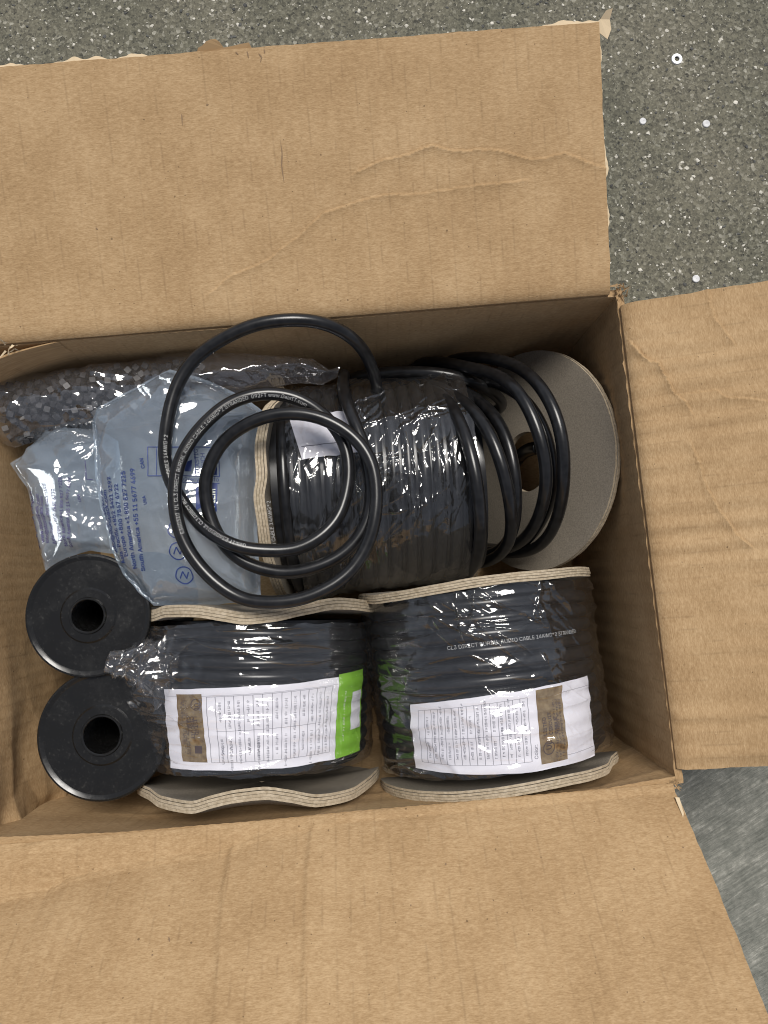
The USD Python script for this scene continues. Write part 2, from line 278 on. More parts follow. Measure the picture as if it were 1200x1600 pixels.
# right flap
pr_ = dict(o=np.array([W/2, -D/2, H]), eu=np.array([0, 1., 0]), ev=np.array([math.cos(AR), 0, math.sin(AR)]), n=np.array([-math.sin(AR), 0, math.cos(AR)]))
cr_r = [puv(pr_, c) for c in ([(990, 540), (998, 552), (1015, 565), (1028, 567), (1040, 590), (1055, 617), (1070, 627), (1078, 640)], [(1106, 440), (1108, 470), (1118, 500), (1130, 515), (1142, 530)],
                              [(1080, 695), (1095, 730), (1105, 765), (1117, 785), (1125, 800), (1137, 815), (1150, 835), (1170, 850)], [(1078, 614), (1120, 610), (1135, 622), (1170, 622), (1200, 628)])]
rb = puv(pr_, [(1060, 1122), (1130, 1120), (1200, 1116)])
def d_right(U, V):
    z = .005*(fb(U*8, V*8, 5.2, 3, 4)-.5)+flute(U, .00055, .0135, 2)*np.clip(fb(U*26, V*9, 2., 3, 5)*2.2-.55, .12, 1.2)+.0009*(fb(U*70, V*5, 4., 2, 15)-.5)+fold_round(V)
    for c, A in zip(cr_r, (.0028, .0016, .0018, .0010)):
        d, s = crease_dist(U, V, c); z += A*(np.where(s > 0, np.exp(-d/.0032), np.exp(-d/.0007))-.7*np.exp(-(d/.0012)**2)*(s < 0))*(.35+1.1*fb(U*60, V*60, .7, 2, 17))
    d, s = crease_dist(U, V, rb); z += .0011*np.exp(-(d/.004)**2)
    z -= .006*np.exp(-((U)/.012)**2)*np.clip(V/.05, 0, 1)
    return z
FR = panel('flap', pr_['o'], pr_['eu'], pr_['ev'], pr_['n'], D, FL, .0009, d_right, 'ridged flap on the right side', (.006, .008, 0, 0), .0006, 2)
# front flap, folded up towards the viewer
pf = dict(o=np.array([XL, -D/2, H]), eu=np.array([1., 0, 0]), ev=np.array([0, -math.cos(AF), math.sin(AF)]), n=np.array([0, math.sin(AF), math.cos(AF)]))
sc_f = [puv(pf, c) for c in ([(358, 1322), (350, 1370), (345, 1450), (337, 1600)], [(486, 1300), (480, 1370), (477, 1470), (474, 1600)])]
cr_f = puv(pf, [(-80, 1402), (0, 1386), (60, 1376), (100, 1360), (180, 1345), (260, 1332), (350, 1322), (410, 1300), (520, 1283)])
def d_front(U, V):
    z = .006*(fb(U*7, V*7, 8.2, 3, 6)-.5)*np.clip(V/.03, 0, 1)+flute(U, .00016, .0085, 3)*(.3+1.2*fb(U*18, V*14, 6., 2, 7))+fold_round(V, .003)
    for c in sc_f:
        d, s = crease_dist(U, V, c); z += .0018*np.exp(-d/.0018)*(s > 0)+.0018*np.exp(-d/.010)*(s <= 0)
    d, s = crease_dist(U, V, cr_f); k = np.exp(-d/.012)
    vc = np.maximum(np.interp(U, [a[0] for a in cr_f], [a[1] for a in cr_f]), .001)
    z += -.020*np.clip(vc/.03, 0, 1)*np.where(V < vc, V/vc, np.exp(-(V-vc)/.030))+.0018*np.exp(-d/.0010)-.0012*ridged(U*70, V*190, 0, 3)**2*(V < vc)*np.clip(vc/.02, 0, 1)
    return z
FF = panel('flap', pf['o'], pf['eu'], pf['ev'], pf['n'], W/2-XL, FL, .00115, d_front, 'scored flap at the front rising towards the viewer', (0, .004, 0, 0), .0007, 3)
# left flap, outside the picture
panel('flap', (XL-.003, D/2, H), (0, -1, 0), (-math.cos(.2), 0, -math.sin(.2)), (-math.sin(.2), 0, math.cos(.2)), D, FL, .004, lambda U, V: .004*(fb(U*8, V*8, 2, 3, 8)-.5)+fold_round(V), 'flap on the left side', (.006, .006, 0, 0), .001, 4)
# walls
cw = puv(dict(o=np.array([W/2, D/2, 0]), n=np.array([-1., 0, 0]), eu=np.array([0, -1., 0]), ev=np.array([0, 0, 1.])), [(985, 568), (965, 590), (940, 612), (925, 625)])
def wall_disp(seed, per=.0085, A=.00015, bulge=0., extra=None):
    def f(U, V):
        z = .004*(fb(U*9, V*9, seed+.2, 3, seed)-.5)*np.clip(V/.03, 0, 1)+flute(U, A, per, seed)-bulge*np.sin(np.pi*np.clip(V/H, 0, 1))*np.sin(np.pi*np.clip(U/.4, 0, 1))
        if extra is not None: z = z+extra(U, V)
        return z
    return f
WH = H-.0065
panel('wall', (XL, D/2, 0), (1, 0, 0), (0, 0, 1), (0, -1, 0), W/2-XL+.004, WH, .002, wall_disp(11), 'shaded wall at the back', rag=.0003, seed=5)
panel('wall', (W/2, D/2+.004, 0), (0, -1, 0), (0, 0, 1), (-1, 0, 0), D+.008, WH, .002, wall_disp(12, .0135, .0003, extra=lambda U, V: .0012*np.exp(-crease_dist(U, V, cw)[0]/.002)), 'wall on the right side', rag=.0003, seed=6)
panel('wall', (W/2+.004, -D/2, 0), (-1, 0, 0), (0, 0, 1), (0, 1, 0), W/2-XL+.004, WH, .002, wall_disp(13, extra=lambda U, V: -.014*np.sin(np.pi*np.clip(V/H, 0, 1))**.6*np.clip(U/.05, 0, 1)*np.clip((W/2-XL-U)/.09, .0, 1)+.0015*ridged(U*6, V*45, 0, 21)*np.clip(V/.12, 0, 1)), 'wall at the front', rag=.0003, seed=7)
panel('wall', (-.232, -D/2-.006, 0), (0, 1, 0), (0, 0, 1), (1, 0, 0), D+.006, WH, .0016, wall_disp(14, .0085, .00010, extra=lambda U, V: -.020*(V/H)*(1-.9*np.exp(-(D-U)/.010))+.010*np.exp(-U/.05)*facets(U, V, .03, .016, 1., 77)+.004*facets(U, V, .05, .02, 1., 78)*np.exp(-U/.12)+.022*np.exp(-(D-U)/.010)+.006*np.exp(-U/.06)*ridged(U*9, V*38, 0, 22)+.0007*ridged(U*7+3, V*22, 0, 23)), 'crumpled wall on the left side', rag=.0003, seed=8)
panel('floor_panel', (-.234, -D/2, 0), (1, 0, 0), (0, 1, 0), (0, 0, 1), W/2+.234, D, .004, lambda U, V: .001*(fb(U*9, V*9, 3, 3, 15)-.5), None, rag=.0001, seed=9, t=.004)
mat('scuff', {'p': ('principled_bsdf', {'base_color': (.23, .15, .085), 'roughness': .9})})
def scuff(P, pts, w, seed):
    q = np.array(puv(P, pts)); n = 24; s = np.linspace(0, len(q)-1, n); c = np.stack([np.interp(s, range(len(q)), q[:, k]) for k in (0, 1)], 1)
    t = unit(np.gradient(c, axis=0)); ww = w*(.25+fb(s*3, seed+.1, 0, 3, seed))*np.sin(np.pi*np.linspace(.04, .96, n)); nn = np.c_[-t[:, 1], t[:, 0]]
    e = np.stack([c-nn*ww[:, None]/2, c+nn*ww[:, None]/2], 1).reshape(-1, 2); zz = P['disp'](e[:, 0], e[:, 1])+.0003
    return P['o']+e[:, :1]*P['eu']+e[:, 1:]*P['ev']+zz[:, None]*P['n'], quads(n, 2)
for k, c in enumerate([[(438, 218), (441, 240), (440, 258), (444, 285)], [(368, 82), (373, 86)], [(386, 80), (389, 92)], [(404, 84), (409, 90), (407, 98)], [(413, 78), (414, 84)], [(284, 178), (285, 196)], [(322, 164), (326, 163)], [(150, 356), (153, 359)]]):
    obj('scuff_mark', scuff(FB, c, .0014 if k == 0 else .0012, k), 'scuff', box, smooth=True)
for k, c in enumerate([[(641, 1414), (643, 1415)], [(1066, 1323), (1069, 1324)], [(236, 1490), (238, 1492)], [(262, 1462), (264, 1470)], [(695, 1349), (698, 1350)]]):
    obj('scuff_mark', scuff(FF, c, .0014, 20+k), 'scuff', box, smooth=True)
# torn paper along the cut edges and at the split corners
def torn_strip(P, u0, u1, v, amp, seed, along='u', lift=.0003):
    n = 260; s = np.linspace(u0, u1, n); w = np.clip(fb(s*60, seed+.1, 0, 5, seed)-.47, 0, 1)*amp*2.6+.0003
    a = (P['o']+s[:, None]*P['eu']+v*P['ev']) if along == 'u' else (P['o']+v*P['eu']+s[:, None]*P['ev'])
    dirn = P['ev'] if along == 'u' else P['eu']
    zz = (.0010*fb(s*200, seed, 1., 2, seed)-.0022)[:, None]*P['n']
    A = a-.0025*dirn+zz; B = a+w[:, None]*dirn+zz*1.6
    v_ = np.vstack([np.stack([A, B], 1).reshape(-1, 3), np.stack([A-.0006*P['n'], B-.0004*P['n']], 1).reshape(-1, 3)])
    return v_, np.vstack([quads(n, 2), quads(n, 2)[:, ::-1]+2*n])
obj('torn_liner', torn_strip(FB, 0, W/2-XL-.006, FL, .004, 31), 'kraft_torn', box, label='ragged pale torn edge of the back flap')
obj('torn_liner', torn_strip(FB, .01, FL, W/2-XL-.006, .003, 32, 'v'), 'kraft_torn', box)
obj('torn_liner', torn_strip(FR, .01, FL, D-.008, .0015, 33, 'v'), 'kraft_torn', box)
obj('torn_liner', torn_strip(FF, .01, FL, W/2-XL-.004, .0015, 34, 'v'), 'kraft_torn', box)
def scrap(P, pts, z0, lift):
    q = np.array(puv(P, pts)); pg = Polygon(q); tri = Delaunay(q).simplices; c = q[tri].mean(1); tri = tri[shapely.contains_xy(pg, c[:, 0], c[:, 1])]
    zz = z0+lift*np.clip((q[:, 1]-FL)/.006, 0, 1); v = P['o']+q[:, :1]*P['eu']+q[:, 1:]*P['ev']+zz[:, None]*P['n']
    return np.vstack([v, v-.0004*P['n']]), np.vstack([tri, tri[:, ::-1]+len(q)])
obj('torn_paper', scrap(FB, [(306, 82), (309, 74), (316, 71), (322, 66), (329, 63), (337, 62), (343, 66), (349, 73), (362, 71), (376, 68), (389, 66), (392, 72), (380, 80)], -.002, .003), 'kraft', box, label='brown torn scrap of liner sticking out of the back edge')
obj('torn_paper', scrap(FB, [(925, 40), (938, 30), (945, 20), (955, 17), (953, 30), (956, 44), (950, 60)], -.001, .004), 'kraft_torn', box, label='frayed tip of the back flap')
def shreds(c, n, size, seed):
    r = np.random.default_rng(seed); out = []
    for k in range(n):
        p = c+r.normal(0, size*.6, 3)*[1, 1, .5]; a = unit(r.normal(size=3)+[0, 0, .4]); b = unit(np.cross(a, r.normal(size=3)))
        L, w = size*r.uniform(.6, 1.6), size*r.uniform(.2, .6); k_ = 5; s = np.linspace(0, 1, k_)
        cur = p+np.outer(s*L, a)+np.outer((s**2)*L*.4*r.normal(), np.cross(a, b)); ww = w*(1-s*.8)*r.uniform(.6, 1.2, k_)
        out.append((np.stack([cur-b*ww[:, None]/2, cur+b*ww[:, None]/2], 1).reshape(-1, 3), quads(k_, 2)))
    return join(out)
obj('torn_paper', shreds(np.array([W/2+.002, D/2+.002, H-.003]), 22, .0042, 41), 'kraft', box, smooth=True, label='frayed paper at the split back right corner')
obj('torn_paper', shreds(np.array([W/2-.001, -D/2-.002, H-.003]), 16, .0034, 42), 'kraft', box, smooth=True, label='frayed paper at the split front right corner')
obj('torn_paper', shreds(np.array([-W/2, D/2-.003, H-.002]), 10, .0045, 43), 'kraft_torn', box, smooth=True, label='frayed white paper at the back left corner')

# ------------------------------------------------------------------ cardboard spools wound with black cable
CR = .0046                                         # cable radius
def fold_field(X, Y, n, seed, length, width, amp, ang, spread, box=None, org=None):
    """crisp film creases: n short ridge lines over the sheet X, Y"""
    r = np.random.default_rng(seed); Z = np.zeros(X.shape); x0, x1, y0, y1 = box or (X.min(), X.max(), Y.min(), Y.max())
    for k in range(n):
        if org is None: cx, cy, a = r.uniform(x0, x1), r.uniform(y0, y1), ang+r.normal(0, spread)
        else: i = r.integers(len(org)); cx, cy, a = org[i][0], org[i][1], org[i][2]+r.normal(0, spread)
        L, w, A = length*r.uniform(.35, 1.4), width*r.uniform(.6, 1.5), amp*r.uniform(.25, 1.2)
        dx, dy = X-cx, Y-cy; u_, v_ = dx*math.cos(a)+dy*math.sin(a), -dx*math.sin(a)+dy*math.cos(a)
        v_ = v_-r.normal(0, 4.)*u_*u_-.0015*math.sin(r.uniform(0, 6))*np.sin(u_*r.uniform(60, 160))
        e = np.clip(1-(u_/L)**2, 0, 1) if org is None else np.clip(1-u_/L, 0, 1)*(u_ > -.004)
        Z += A*e*np.where(v_ > 0, np.exp(-v_/w), np.exp(v_/(w*3.2)))
    return Z

class Axis:
    """a spool's axis between two measured points at height zc; lean = how far the end discs lean back along it"""
    def __init__(s, p0, p1, zc, lean=0.):
        s.A = at(*p0, zc); s.B = at(*p1, zc); s.L = np.linalg.norm(s.B-s.A); s.a = (s.B-s.A)/s.L
        s.e = unit(np.cross([0, 0, 1.], s.a)); s.z = np.array([0, 0, 1.])-lean*s.a
        if s.e[0] < -.5 or (abs(s.e[0]) < .5 and s.e[1] < 0): s.e = -s.e
    def P(s, phi, t, r):
        phi, t, r = np.broadcast_arrays(np.asarray(phi, float), t, r)
        return s.A+t[..., None]*s.a+(r*np.sin(phi))[..., None]*s.e+(r*np.cos(phi))[..., None]*s.z
    def hit(s, u, v, r):                           # sight line onto the cylinder of radius r: phi, t
        Mi = np.linalg.inv(np.stack([s.a, s.e, s.z], 1)); d, o = Mi@ray(u, v), Mi@(CAM-s.A)
        A_, B_, C_ = d[1:]@d[1:], 2*d[1:]@o[1:], o[1:]@o[1:]-r*r; disc = B_*B_-4*A_*C_
        k = (-B_-math.sqrt(max(disc, 0)))/(2*A_); p = o+d*k
        return math.atan2(p[1], p[2]), float(p[0])
def flange(ax, R, t0, outward, rim, parent, seed, nply=4, thick=.0085, hole=.002, label=None):
    """a disc of greyboard plies; rim = measured points along its visible edge; outward = +1 / -1 along the axis"""
    ph = np.linspace(-np.pi, np.pi, 145)
    if rim:
        h = sorted(ax.hit(u, v, R) for u, v in rim); hp = np.array([x[0] for x in h]); ht = np.array([x[1] for x in h])
        hp, i = np.unique(np.round(hp, 3), return_index=True); ht = ht[i]
        hp = np.r_[-np.pi, min(hp[0]-.7, -1.9), hp, max(hp[-1]+.7, 1.9), np.pi]; ht = np.r_[t0, t0, ht, t0, t0]
        w = PchipInterpolator(hp, ht)(ph)-t0
    else: w = np.zeros_like(ph)
    first = None; rr = np.array([hole, R*.45, R*.7, R*.84, R*.93, R*.975, R])
    for k in range(nply):
        r_ = np.random.default_rng(seed*10+k); tk = thick/nply
        c = t0+outward*(k+.5)*tk-outward*thick/2; jag = .0005*(2*fb(ph*14, seed+k+.5, 0, 4, seed+k)-1)-.0005*(k in (0, nply-1)); jag[-1] = jag[0]
        wav = .0006*(2*fb(np.cos(ph)*3, np.sin(ph)*3, seed+.3, 3, seed)-1)+.00018*(2*fb(np.cos(ph)*6, np.sin(ph)*6, seed+k*1.3, 2, seed)-1)
        def side(sg):
            G = []
            for r in rr:
                f = (r/R)**2.2; rad = r+(jag*(r > R*.95)); G.append(ax.P(ph, c+(w+wav*(r > R*.8))*f+sg*tk*.495-(.00012*sg*(r == R)), rad))
            return np.stack(G, 1)
        s1, s2 = side(-1), side(1); n = len(ph); q = quads(n, len(rr)); N = n*len(rr)
        e1 = np.concatenate([s1[:, -1:], s2[:, -1:]], 1).reshape(-1, 3); e2 = np.concatenate([s1[:, :1], s2[:, :1]], 1).reshape(-1, 3)
        faces = join([(s1.reshape(-1, 3), q), (s2.reshape(-1, 3), q[:, ::-1])]); edge = join([(e1, quads(n, 2)), (e2, quads(n, 2))])
        if first is None: first = obj('flange', faces, 'chipboard', parent, smooth=40, label=label)
        else: obj('ply', faces, 'chipboard', first, smooth=40)
        obj('ply_edge', edge, 'chipboard_edge', first, smooth=40)
    return first
def winding(ax, R, t0, t1, turns, seed, jit=.0012):
    n = int(turns*80); th = np.linspace(0, turns*2*np.pi, n); r_ = np.random.default_rng(seed)
    t = np.linspace(t0+CR, t1-CR, n)+jit*(2*fb(th*.5, seed+.1, 0, 3, seed)-1); rad = R-CR+.0012*(2*fb(th*.35, seed+5.1, 0, 3, seed)-1)-.001
    return tube(ax.P(th+3.3, t, rad), CR, 12)
def core(ax, r, t0, t1): 
    ph = np.linspace(-np.pi, np.pi, 65); return ax.P(ph[:, None], np.array([[t0, t1]]), np.full((65, 2), r)).reshape(-1, 3), quads(65, 2)
class Skin:
    """the surface of the wrapped winding: bulges over the turns"""
    def __init__(s, ax, R, t0, t1, turns, seed, soft=.5, crumple=0): s.crumple = crumple; s.ax, s.R, s.t0, s.t1, s.n, s.seed, s.soft = ax, R, t0, t1, turns, seed, soft
    def r(s, ph, t):
        k = (t-s.t0)/(s.t1-s.t0)*s.n
        ex = fold_field(ph*s.R, t, s.crumple, s.seed+50, .030, .0022, .0016, .5, .6, (-.09, .10, .05, .14)) if s.crumple else 0
        return s.R+.0003+ex+.0012*s.soft*(np.sin(np.pi*k+ph*.5)**2-.5)+.0016*(fb(np.cos(ph)*2.2+3, np.sin(ph)*2.2+5, t*28, 3, s.seed)-.5)
    def P(s, ph, t, off): return s.ax.P(ph, t, s.r(ph, t)+off)
def wrap(skin, t0, t1, parent, seed, amp=.0016, nu=560, nv=200, folds=150, tilt=.12, label=None, gather=None, hot=None, big=1.):
    ph = np.linspace(-2.15, 2.15, nu)[:, None]; v = np.linspace(0, 1, nv)[None, :]
    t = t0+(t1-t0)*v+.005*(fb(ph*4, seed+.3, 0, 4, seed)-.5)*np.where(v < .03, 1, np.where(v > .97, 1, 0))
    ph_, t_ = np.broadcast_arrays(ph, t); X, Y = ph_*skin.R, t_
    w = fold_field(X, Y, folds, seed, .035, .0006, amp, 0, tilt)+fold_field(X, Y, folds//2, seed+1, .014, .0005, amp*.8, .3, .7)
    if hot: w = w+fold_field(X, Y, hot[0], seed+2, .022, .0006, amp*1.5, hot[5], .5, hot[1:5])
    calm = np.clip(fb(X*25, Y*30, seed+.9, 3, seed+6)*2.4-.7, .08, 1)
    w = w*(.4+.6*calm)+calm*(facets(X, Y, .018, .0065, .0017, seed+7)+facets(X, Y, .024, .014, .0017*big, seed+17, .5)+facets(X, Y, .007, .003, .0005, seed+8, -.4))+.0010*fb(X*45, Y*60, seed, 3, seed+5)
    if gather is not None: w = w+gather(ph_, t_)
    v_ = skin.P(ph_, t_, .0010+w)
    return obj('plastic_wrap', (v_.reshape(-1, 3), quads(nu, nv)), 'clear_film', parent, smooth=True, label=label)
class Label:
    """paper on the winding: corners (measured) tl, tr, br, bl -> local p (left-right), q (top-bottom)"""
    def __init__(s, skin, corners, off=.0004):
        s.skin, s.off = skin, off; s.c = np.array([skin.ax.hit(u, v, skin.R+.001) for u, v in corners])
    def map(s, p, q):
        p, q = np.broadcast_arrays(np.asarray(p, float), np.asarray(q, float)); p, q = p[..., None], q[..., None]
        g = (1-q)*((1-p)*s.c[0]+p*s.c[1])+q*((1-p)*s.c[3]+p*s.c[2]); return g[..., 0], g[..., 1]
    def patch(s, p0, p1, q0, q1, off, nu=None, nv=None, wob=0.):
        nu = nu or max(2, int(70*abs(p1-p0))+2); nv = nv or max(2, int(50*abs(q1-q0))+2)
        p, q = np.meshgrid(np.linspace(p0, p1, nu), np.linspace(q0, q1, nv), indexing='ij')
        if wob: q = q+wob*(fb(p*7, .3, 2., 3, 5)-.5)*np.abs(2*q-1)
        ph, t = s.map(p, q); return s.skin.P(ph, t, s.off+off).reshape(-1, 3), quads(nu, nv)
    def size(s): 
        (a, b), (c, d) = s.map([0, 1], [.5, .5]); w = np.hypot((b-a)*s.skin.R, d-c); (a, b), (c, d) = s.map([.5, .5], [0, 1]); return w, np.hypot((b-a)*s.skin.R, d-c)
    def text(s, txt, p, q, h, off, down=True, bold=False):
        """lettering turned a quarter: down=True reads towards q=1 with its top to the right, else towards q=0"""
        v, f = text_mesh(txt, h, bold); Wd, Hd = s.size(); k = 1 if down else -1
        pp, qq = p+k*v[:, 1]/Wd, q+k*v[:, 0]/Hd; ph, t = s.map(pp, qq); return s.skin.P(ph, t, s.off+off+v[:, 2]), f
    def marks(s, p, q, length, h, off, seed, k=1):
        """a line too small to read: a row of little strokes"""
        r = np.random.default_rng(seed); Wd, Hd = s.size(); out = []; x = 0.
        while x < length:
            w = h*r.uniform(.25, .5)
            if r.random() > .14:
                y0, y1 = (0, h) if r.random() > .4 else (h*r.uniform(0, .4), h*r.uniform(.6, 1))
                out.append(s.patch(p+k*y0/Wd, p+k*y1/Wd, q+k*x/Hd, q+k*(x+w*.45)/Hd, off, 2, 2))
                if r.random() > .4: out.append(s.patch(p+k*y1/Wd, p+k*(y1-h*.2)/Wd, q+k*x/Hd, q+k*(x+w)/Hd, off, 2, 2))
            x += w*1.25
        return out
def ring_mark(lab, p, q, r, off, w=.0003, n=28):
    Wd, Hd = lab.size(); a = np.linspace(0, 2*np.pi, n); R_ = np.array([r-w, r+w])
    pp, qq = p+np.outer(np.cos(a), R_)/Wd, q+np.outer(np.sin(a), R_)/Hd; ph, t = lab.map(pp, qq); return lab.skin.P(ph, t, lab.off+off).reshape(-1, 3), quads(n, 2)

# --- the front left spool
RF, ZC = .092, .0925
ax1 = Axis((411, 953), (409, 1230), ZC, .05); R1 = .0835
s1 = thing('cable_spool', 'shrink wrapped spool of black cable with green and white label, beside the black plastic reels', 'cable spool', (ax1.A+ax1.B)/2*[1, 1, 0])
flange(ax1, RF, 0., -1, [(236, 962), (262, 955), (300, 955), (345, 961), (385, 966), (430, 962), (480, 951), (530, 943), (575, 947)], s1, 51, label='warped greyboard flange with ragged plies, nearest the air cushion')
flange(ax1, RF, ax1.L, 1, [(231, 1240), (250, 1253), (295, 1262), (330, 1253), (370, 1244), (410, 1240), (450, 1244), (500, 1251), (545, 1243), (575, 1225), (590, 1210)], s1, 52, label='warped greyboard flange with ragged plies, nearest the box front')
tA, tB, N1 = .008, .112, 10
obj('wound_cable', winding(ax1, R1, tA, tB, N1, 53), 'pvc', s1, smooth=True)
obj('core', core(ax1, R1-1.7*CR, tA, tB), 'pvc', s1, smooth=True)
sk1 = Skin(ax1, R1, tA, tB, N1, 54, crumple=10)
lb = Label(sk1, [(256, 1077), (568, 1048), (562, 1172), (266, 1200)])
pp = obj('paper_label', lb.patch(0, .80, 0, 1, 0, 60, 40, .04), 'paper', s1, smooth=True)
obj('green_panel', lb.patch(.801, 1.0, -.03, 1.0, .0, 20, 40), 'green_paper', s1, smooth=True, label='bright green end of the label')
ink = []; TL, TR_ = .235, .765
cols = np.linspace(TL, TR_, 15)
for c in cols[:-2]: ink.append(lb.patch(c-.0011, c+.0011, .10, .90, .00012, 2, 40))
for c in cols[-2:]: ink.append(lb.patch(c-.0011, c+.0011, .10, .90, .00012, 2, 40))
for q in (.10, .90): ink.append(lb.patch(TL, TR_, q-.002, q+.002, .00012, 50, 2))
ink.append(lb.patch(TL+.035, cols[-3], .520, .524, .00012, 40, 2)); ink.append(lb.patch(.0, .8, .085, .088, .00012, 60, 2)); ink.append(lb.patch(.02, .05, .93, .933, .00012, 4, 2))
for i, c in enumerate(cols[1:-2]):
    ink += lb.marks(c+.012, .16, .014+.004*(i % 3), .0017, .00014, 60+i); ink += lb.marks(c+.012, .60, .012+.005*((i*2) % 3), .0017, .00014, 80+i)
ink += lb.marks(cols[-2]+.01, .22, .036, .0018, .00014, 99)
for t_, c, q in (('PVC', 4, .68), ('0.60 mm', 5, .62), ('PVC', 2, .68), ('0.45 mm', 1, .70)): ink.append(lb.text(t_, cols[c]+.011, q, .0021, .00018))
ink.append(lb.text('Color:', TL-.035, .12, .0024, .00014))
obj('printed_table', join(ink), 'ink', pp)
st = obj('foil_sticker', lb.patch(.085, .215, .06, .90, .00016, 16, 34), 'gold_foil', s1, smooth=True, label='gold certification sticker with curled print')
si = [ring_mark(lb, .185, .19, .0036, .0003), lb.text('UL', .180, .165, .0030, .0003, bold=True)]
for k, w in enumerate(('LISTED', 'CIRCUIT', 'CABLE')): si.append(lb.text(w, .172-.018*k, .33, .0026, .0003, bold=True))
for k in range(3): si += lb.marks(.105+.012*k, .14, .036, .0017, .0003, 120+k)
si.append(lb.patch(.16, .195, .70, .79, .0003, 3, 3))
obj('sticker_print', join(si), 'ink_sticker', st)
obj('code_patch', lb.patch(.90, .985, .23, .70, .00016, 12, 20), 'paper', s1, smooth=True, label='plain white square on the green end of the label')
obj('green_print', join(lb.marks(.842, .20, .033, .0019, .0003, 140)), 'ink_white', s1)
def gather1(ph, t): return .020*np.exp(-((ph+.95)/.30)**2)*np.exp(-((t-.045)/.030)**2)*(.6+.8*ridged(ph*8, t*120, 0, 5))
wrap(sk1, tA+.002, tB-.001, s1, 55, gather=gather1)
def film_tail(a, b, r0, r1, seed):
    n, k = 40, 48; s = np.linspace(0, 1, n)[:, None]; an = np.linspace(0, 2*np.pi, k)[None]; d = unit(b-a); u = unit(np.cross(d, [0, 0, 1])); w = np.cross(d, u)
    r = (r0+(r1-r0)*s)*(.55+.9*ridged(an/np.pi*5+.1, s*3, 0, seed)+.5*(ridged(an*3, s*9, 1., seed+1)-.5)); r[:, -1] = r[:, 0]
    c = a+(b-a)*s[..., None]+.006*(fb(s*4, seed+.2, 0, 3, seed)-.5)[..., None]*u
    return (c+(r*np.cos(an))[..., None]*u+(r*np.sin(an))[..., None]*w*.7).reshape(-1, 3), quads(n, k)
obj('film_tail', film_tail(at(268, 1050, .150), at(168, 1030, .170), .021, .0045, 57), 'clear_film', s1, smooth=True, label='twisted end of the plastic wrap over the black reel')

# --- the front right spool
ax2 = Axis((738, 918), (778, 1210), ZC, .08); R2 = .0865
s2 = thing('cable_spool', 'wrapped spool of black cable with white label and gold sticker, in the front right corner', 'cable spool', (ax2.A+ax2.B)/2*[1, 1, 0])
flange(ax2, RF, 0., -1, [(562, 936), (590, 936), (640, 928), (690, 919), (740, 910), (800, 902), (860, 897), (905, 893)], s2, 61, thick=.007, label='greyboard flange seen edge on, nearest the middle spool')
flange(ax2, RF, ax2.L, 1, [(600, 1230), (620, 1238), (660, 1244), (700, 1246), (760, 1242), (820, 1233), (880, 1221), (925, 1211), (950, 1202), (958, 1188)], s2, 62, thick=.0075, label='greyboard flange resting at the box front')
tA, tB, N2 = .006, .131, 11
obj('wound_cable', winding(ax2, R2, tA, tB, N2, 63), 'pvc', s2, smooth=True)
obj('core', core(ax2, R2-1.7*CR, tA, tB), 'pvc', s2, smooth=True)
sk2 = Skin(ax2, R2, tA, tB, N2, 64, crumple=18)
lb2 = Label(sk2, [(641, 1101), (917, 1055), (931, 1180), (649, 1200)])
def bow(lab, amp):                                 # the lower edge hangs in an arc
    old = lab.map
    def f(p, q):
        ph, t = old(p, q); return ph, t+amp*np.asarray(q)*np.sin(np.pi*np.clip(p, 0, 1))*1.0
    lab.map = f
bow(lb2, .003)
pp2 = obj('paper_label', lb2.patch(0, 1.0, 0, 1, 0, 70, 40, .03), 'paper', s2, smooth=True)
ink = []; cols = np.linspace(.05, .60, 16)
for c in cols: ink.append(lb2.patch(c-.0012, c+.0012, .10, .88, .00012, 2, 40))
for q in (.10, .52, .88): ink.append(lb2.patch(.05 if q != .52 else .08, .60, q-.002, q+.002, .00012, 50, 2))
for q in (.12, .88): ink.append(lb2.patch(.79, .99, q-.002, q+.002, .00012, 20, 2))
for i, c in enumerate(cols[1:-1]):
    ink += lb2.marks(c+.022, .46, .013+.004*(i % 3), .0017, .00014, 160+i, -1); ink += lb2.marks(c+.022, .80, .012+.004*((i*2) % 3), .0017, .00014, 180+i, -1)
ink.append(lb2.text('Color:', .632, .86, .0024, .00014, False))
obj('printed_table', join(ink), 'ink', pp2)
st2 = obj('foil_sticker', lb2.patch(.645, .79, .03, .93, .00016, 16, 34), 'gold_foil', s2, smooth=True, label='shiny gold certification sticker')
si = [ring_mark(lb2, .690, .75, .0040, .0003), lb2.text('UL', .702, .775, .0034, .0003, False, True)]
for k, w in enumerate(('LISTED', 'CIRCUIT', 'CABLE')): si.append(lb2.text(w, .685+.03*k, .60, .0024, .0003, False, True))
for k in range(3): si += lb2.marks(.74+.018*k, .88, .036, .0018, .0003, 220+k, -1)
obj('sticker_print', join(si), 'ink_sticker', st2)
wrap(sk2, tA-.001, tB-.002, s2, 65, tilt=.10, hot=(30, -.04, .06, .01, .05, .9))

